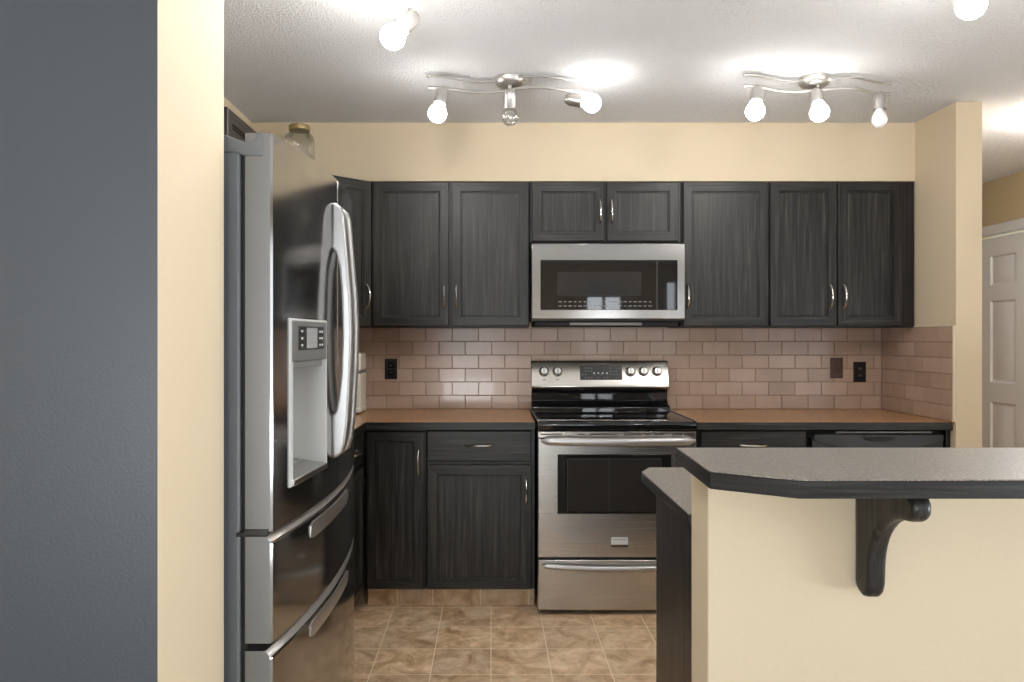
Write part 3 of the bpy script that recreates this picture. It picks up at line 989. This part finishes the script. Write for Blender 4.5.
# dispenser
mb = MB()
def ring_at(y0, y1, z0, z1, n): return [(fx(y) + n, y, z) for y, z in ((y0, z0), (y1, z0), (y1, z1), (y0, z1))]
e = .010
R = [[(fx(y) - .002, y, z) for y, z in ((DY0 - .004, DZB - .004), (DY1 + .004, DZB - .004), (DY1 + .004, DZT + .004), (DY0 - .004, DZT + .004))],
     [(fx(y) + .004, y, z) for y, z in ((DY0 - .002, DZB - .002), (DY1 + .002, DZB - .002), (DY1 + .002, DZT + .002), (DY0 - .002, DZT + .002))],
     [(fx(y) + .004, y, z) for y, z in ((DY0 + e, DZB + e), (DY1 - e, DZB + e), (DY1 - e, DZT - e), (DY0 + e, DZT - e))],
     [(-.501, y, z) for y, z in ((DY0 + e, DZB + e), (DY1 - e, DZB + e), (DY1 - e, DZT - e), (DY0 + e, DZT - e))]]
mb.rings(R, cap0=False)
ds = mb.build('dispenser', M['lightgrey'], t)
zc = 1.262
mb = MB(); y0, y1 = DY0 + .002, DY1 - .002
mb.rings([[(-.495, y0, zc), (-.495, y1, zc), (-.495, y1, DZT - .002), (-.495, y0, DZT - .002)],
          [(fx(y0) + .005, y0, zc), (fx(y1) + .005, y1, zc), (fx(y1) + .005, y1, DZT - .001), (fx(y0) + .005, y0, DZT - .001)]])
cp = mb.build('control_panel', M['fridgeside'], ds, bevel=.003)
def dquad(mb, ya, yb, za, zb, n0, n1):
    q = ((ya, za), (yb, za), (yb, zb), (ya, zb))
    mb.rings([[(fx(y0) + (fx(y1) - fx(y0)) * (y - y0) / (y1 - y0) + n, y, z) for y, z in q] for n in (n0, n1)])
mb = MB(); dquad(mb, 1.640, 1.812, 1.288, 1.342, .004, .0065); kb = mb.build('keypad', M['blackplastic'], ds, bevel=.001)
mb = MB(); dquad(mb, 1.690, 1.762, 1.291, 1.339, .006, .0072); mb.build('screen', M['screen'], ds)
mk = MB()
for i, ya in enumerate((1.660, 1.782, 1.798)):
    for j in range(3):
        mk = MB(); dquad(mk, ya - .005, ya + .005, 1.296 + j * .016, 1.301 + j * .016, .006, .0071)
        mk.build('key', M['marks'], ds)
mb = MB(); mb.rings([[(-.495, y, z) for y, z in ((y0 + .01, 1.244), (y1 - .01, 1.244), (y1 - .01, 1.263), (y0 + .01, 1.263))],
                     [(fx(y) - .004, y, z) for y, z in ((y0 + .01, 1.246), (y1 - .01, 1.246), (y1 - .01, 1.263), (y0 + .01, 1.263))]])
mb.build('chute', M['midgrey'], ds, bevel=.003)
mb = MB(); mb.rings([[(-.497, y, z) for y, z in ((y0 + .012, DZB + .008), (y1 - .012, DZB + .008), (y1 - .012, DZB + .026), (y0 + .012, DZB + .026))],
                     [(fx(y) + .008, y, z) for y, z in ((y0 + .004, DZB - .002), (y1 - .004, DZB - .002), (y1 - .004, DZB + .012), (y0 + .004, DZB + .012))]])
mb.build('drip_tray', M['steel'], ds, bevel=.002)
mb = MB(); mb.prism([(-.497, 1.06), (-.484, 1.07), (-.480, 1.18), (-.488, 1.235), (-.497, 1.235)], 'y', 1.675, 1.765); mb.build('paddle', M['midgrey'], ds, bevel=.004)

# ------------------------------------------------------------------ jar on the left wall cabinet
t = thing('glass_jar', 'clear glass storage jar with brass lid on the cabinet behind the fridge', 'jar', (-.955, 3.64, UT))
mb = MB()
mb.lathe([(.060, .001), (.072, .006), (.074, .02), (.074, .165), (.069, .19), (.055, .204), (.050, .210), (.050, .224)], (-.955, 3.64, UT), n=32)
mb.build('jar_body', M['jarglass'], t)
mb = MB(); mb.lathe([(.051, .218), (.052, .220), (.052, .240), (.049, .244), (.02, .245)], (-.955, 3.64, UT), n=32)
mb.build('lid', M['lid'], t)

# ------------------------------------------------------------------ small white coffee maker
cx0, cx1, cyc = -.90, X(366.8, 4.01), 3.92
t = thing('coffee_maker', 'white coffee maker in the counter corner behind the fridge handles', 'coffee maker', ((cx0 + cx1) / 2, cyc, .914))
mb = MB(); mb.box(cx0, cx1, cyc - .09, cyc + .09, .920, .952); mb.build('base', M['whiteplastic'], t, bevel=.01, seg=3)
mb = MB(); mb.box(cx1 - .052, cx1 - .002, cyc - .085, cyc + .085, .950, 1.135); mb.build('column', M['whiteplastic'], t, bevel=.008, seg=3)
mb = MB(); mb.box(cx0, cx1, cyc - .09, cyc + .09, 1.128, 1.140); mb.build('band', M['midgrey'], t, bevel=.003)
mb = MB(); mb.box(cx0 + .004, cx1 - .002, cyc - .088, cyc + .088, 1.140, 1.236); mb.build('tank', M['whiteplastic'], t, bevel=.012, seg=3)
mb = MB(); mb.lathe([(.050, 0), (.056, .01), (.058, .07), (.045, .12), (.040, .14)], (cx0 + .065, cyc, .953), n=24); mb.build('carafe', M['blackgloss'], t)
for xx in (cx0 + .03, cx1 - .03):
    for dy in (-.06, .06):
        mb = MB(); mb.cyl((xx, cyc + dy, .9142), (xx, cyc + dy, .922), .012); mb.build('foot', M['blackplastic'], t)

# ------------------------------------------------------------------ wall plates
TY = DW - .0095
def outlet(px, py, label, rocker=False):
    x, z = X(px, TY), Z(py, TY)
    t = thing('light_switch' if rocker else 'power_outlet', label, 'switch' if rocker else 'outlet', (x, TY, z - .06))
    mb = MB()
    mb.rings([[(x + a, yy, z + b_) for a, b_ in ((-w_, -h_), (w_, -h_), (w_, h_), (-w_, h_))] for yy, w_, h_ in ((TY, .035, .0575), (TY - .003, .035, .0575), (TY - .0055, .032, .0545))])
    mb.build('plate', M['bronze'] if rocker else M['outletblack'], t)
    if rocker:
        mb = MB(); mb.prism([(TY - .005, z - .033), (TY - .006, z - .033), (TY - .010, z), (TY - .0075, z + .033), (TY - .005, z + .033)], 'x', x - .0165, x + .0165)
        mb.build('rocker', M['bronze'], t, bevel=.001)
    else:
        for s in (-1, 1):
            mb = MB(); zc_ = z + s * .0195
            mb.rings([[(x + a * .0165, yy, zc_ + b_ * .0145) for a, b_ in ((-.7, -1), (.7, -1), (1, -.4), (1, .4), (.7, 1), (-.7, 1), (-1, .4), (-1, -.4))] for yy in (TY - .005, TY - .0075)])
            r = mb.build('receptacle', M['blackgloss'], t)
            for dx in (-.00575, .00575):
                mb = MB(); mb.box(x + dx - .0012, x + dx + .0012, TY - .0078, TY - .007, zc_ - .004, zc_ + .005); mb.build('slot', M['dimmark'], r)
    for s in ((-1, 1) if rocker else (0,)):
        mb = MB(); mb.lathe([(.003, 0), (.003, .001)], (x, TY - .0053, z + s * .047), (0, -1, 0), 10)
        mb.build('screw', M['bronze'], t)
outlet(391, 369, 'black double power outlet on tiles left of the range')
outlet(836.5, 368, 'dark bronze rocker light switch on tiles right of the range', True)
outlet(859.5, 372, 'black double power outlet right of the bronze switch')

# ------------------------------------------------------------------ ceiling track lights
def track_light(label, c, ang, half, amp, heads, phase=1):
    """c: canopy centre (x, y); rods run along the direction ang; heads: (s along rod, stem length, aim vector, state)"""
    t = thing('track_light', label, 'ceiling light', (c[0], c[1], CEIL), 'ceiling track lights')
    U = Vector((math.cos(ang), math.sin(ang), 0)); V = Vector((-U.y, U.x, 0))
    o = Vector((c[0], c[1], 0))
    mb = MB(); mb.lathe([(.066, CEIL - .0005), (.066, CEIL - .018), (.058, CEIL - .030), (.044, CEIL - .040), (.015, CEIL - .044)][::-1], (c[0], c[1], 0), n=36)
    mb.build('canopy', M['lampmetal'], t)
    def rod(s, off, z): return o + U * s + V * (off + phase * -amp * math.sin(s / half * PI * 1.5)) + Vector((0, 0, z))
    for off, z, r in ((-.034, 2.424, .0045), (-.030, 2.378, .0065)):
        mb = MB(); mb.tube([rod(-half + 2 * half * k / 40, off, z) for k in range(41)], r, 10)
        for s in (-half, half): mb.lathe([(.001, -.008), (.006, -.006), (.0075, 0), (.006, .006), (.001, .008)], rod(s, off, z), U, 10)
        mb.build('rod', M['lampmetal'], t)
    mb = MB()
    mb.cyl(o + Vector((0, 0, 2.398)) - V * .03, o + Vector((0, 0, 2.372)) - V * .03, .007)
    mb.build('centre_post', M['lampmetal'], t)
    for s, sl, aim, state in heads:
        p = rod(s, -.030, 2.380); aim = Vector(aim).normalized()
        j = p - Vector((0, 0, sl))
        mb = MB()
        mb.cyl(p + Vector((0, 0, .004)), j, .0042, n=10)
        mb.lathe([(.0001, -.009), (.007, -.006), (.009, 0), (.007, .006), (.0001, .009)], p, (0, 0, 1), 12)
        b0 = j - aim * .012
        mb.lathe([(.0001, -.026), (.014, -.024), (.022, -.015), (.026, -.002), (.027, .030), (.027, .050), (.023, .052), (.017, .047)], b0 + aim * .012, aim, 24)
        h = mb.build('lamp_head', M['lampmetal'], t)
        q = b0 + aim * .056
        bm_ = (M['bulb'] if c[1] > 2.5 else M['bulbnear']) if state == 1 else (M['bulboff'] if state == 0 else M['bulbclear'])
        k = .78 if state == 0 else 1
        mb = MB(); mb.lathe([(.013, 0), (.016, .008), (.030 * k, .024), (.038 * k, .040), (.0395 * k, .052), (.036 * k, .067), (.025 * k, .080), (.012, .086), (.0001, .088)], q, aim, 24)
        bl = mb.build('bulb', bm_, h)
        if state != 1: bl['label'] = 'unlit bulb'

track_light('nickel ceiling track light above the range, middle bulb unlit', (.081, 3.16), 0, .345, .035,
            [(-.288, .022, (-.22, -.12, -1), 1), (.0, .022, (.02, .55, -1), 2), (.262, .038, (1, -.15, -.22), 1)], 1)
track_light('nickel ceiling track light at the right, right-hand bulb unlit', (1.40, 3.16), math.radians(4), .335, .03,
            [(-.278, .022, (-.18, -.25, -1), 1), (-.005, .018, (-.02, -.35, -1), 1), (.290, .022, (-.04, -.05, -1), 0)], 1)
track_light('nearer ceiling track light at the top left, two bulbs in view', (-.225, 1.97), math.radians(97), .40, .02,
            [(.345, .055, (-.62, -.40, -.80), 1), (.13, .015, (-.55, -.4, -.75), 1), (-.26, .03, (-.3, -.4, -1), 1)], 1)
track_light('nearer ceiling track light at the top right edge of view', (1.45, 1.90), math.radians(128), .40, .02,
            [(.16, .03, (-.25, .2, -.9), 1), (-.06, .015, (0, -.3, -1), 1), (-.30, .03, (.2, -.4, -1), 1)], 1)

# hall ceiling light, just outside the frame
t = thing('dome_light', 'round frosted dome light on the hall ceiling', 'ceiling light', (2.9, 3.62, CEIL))
mb = MB(); mb.lathe([(.17, -.001), (.17, -.02), (.155, -.028)], (2.9, 3.62, CEIL), n=36); mb.build('base', M['nickel'], t)
mb = MB(); mb.lathe([(.15, -.024), (.14, -.05), (.11, -.075), (.06, -.092), (.0001, -.098)], (2.9, 3.62, CEIL), n=36); mb.build('dome', M['dome'], t)
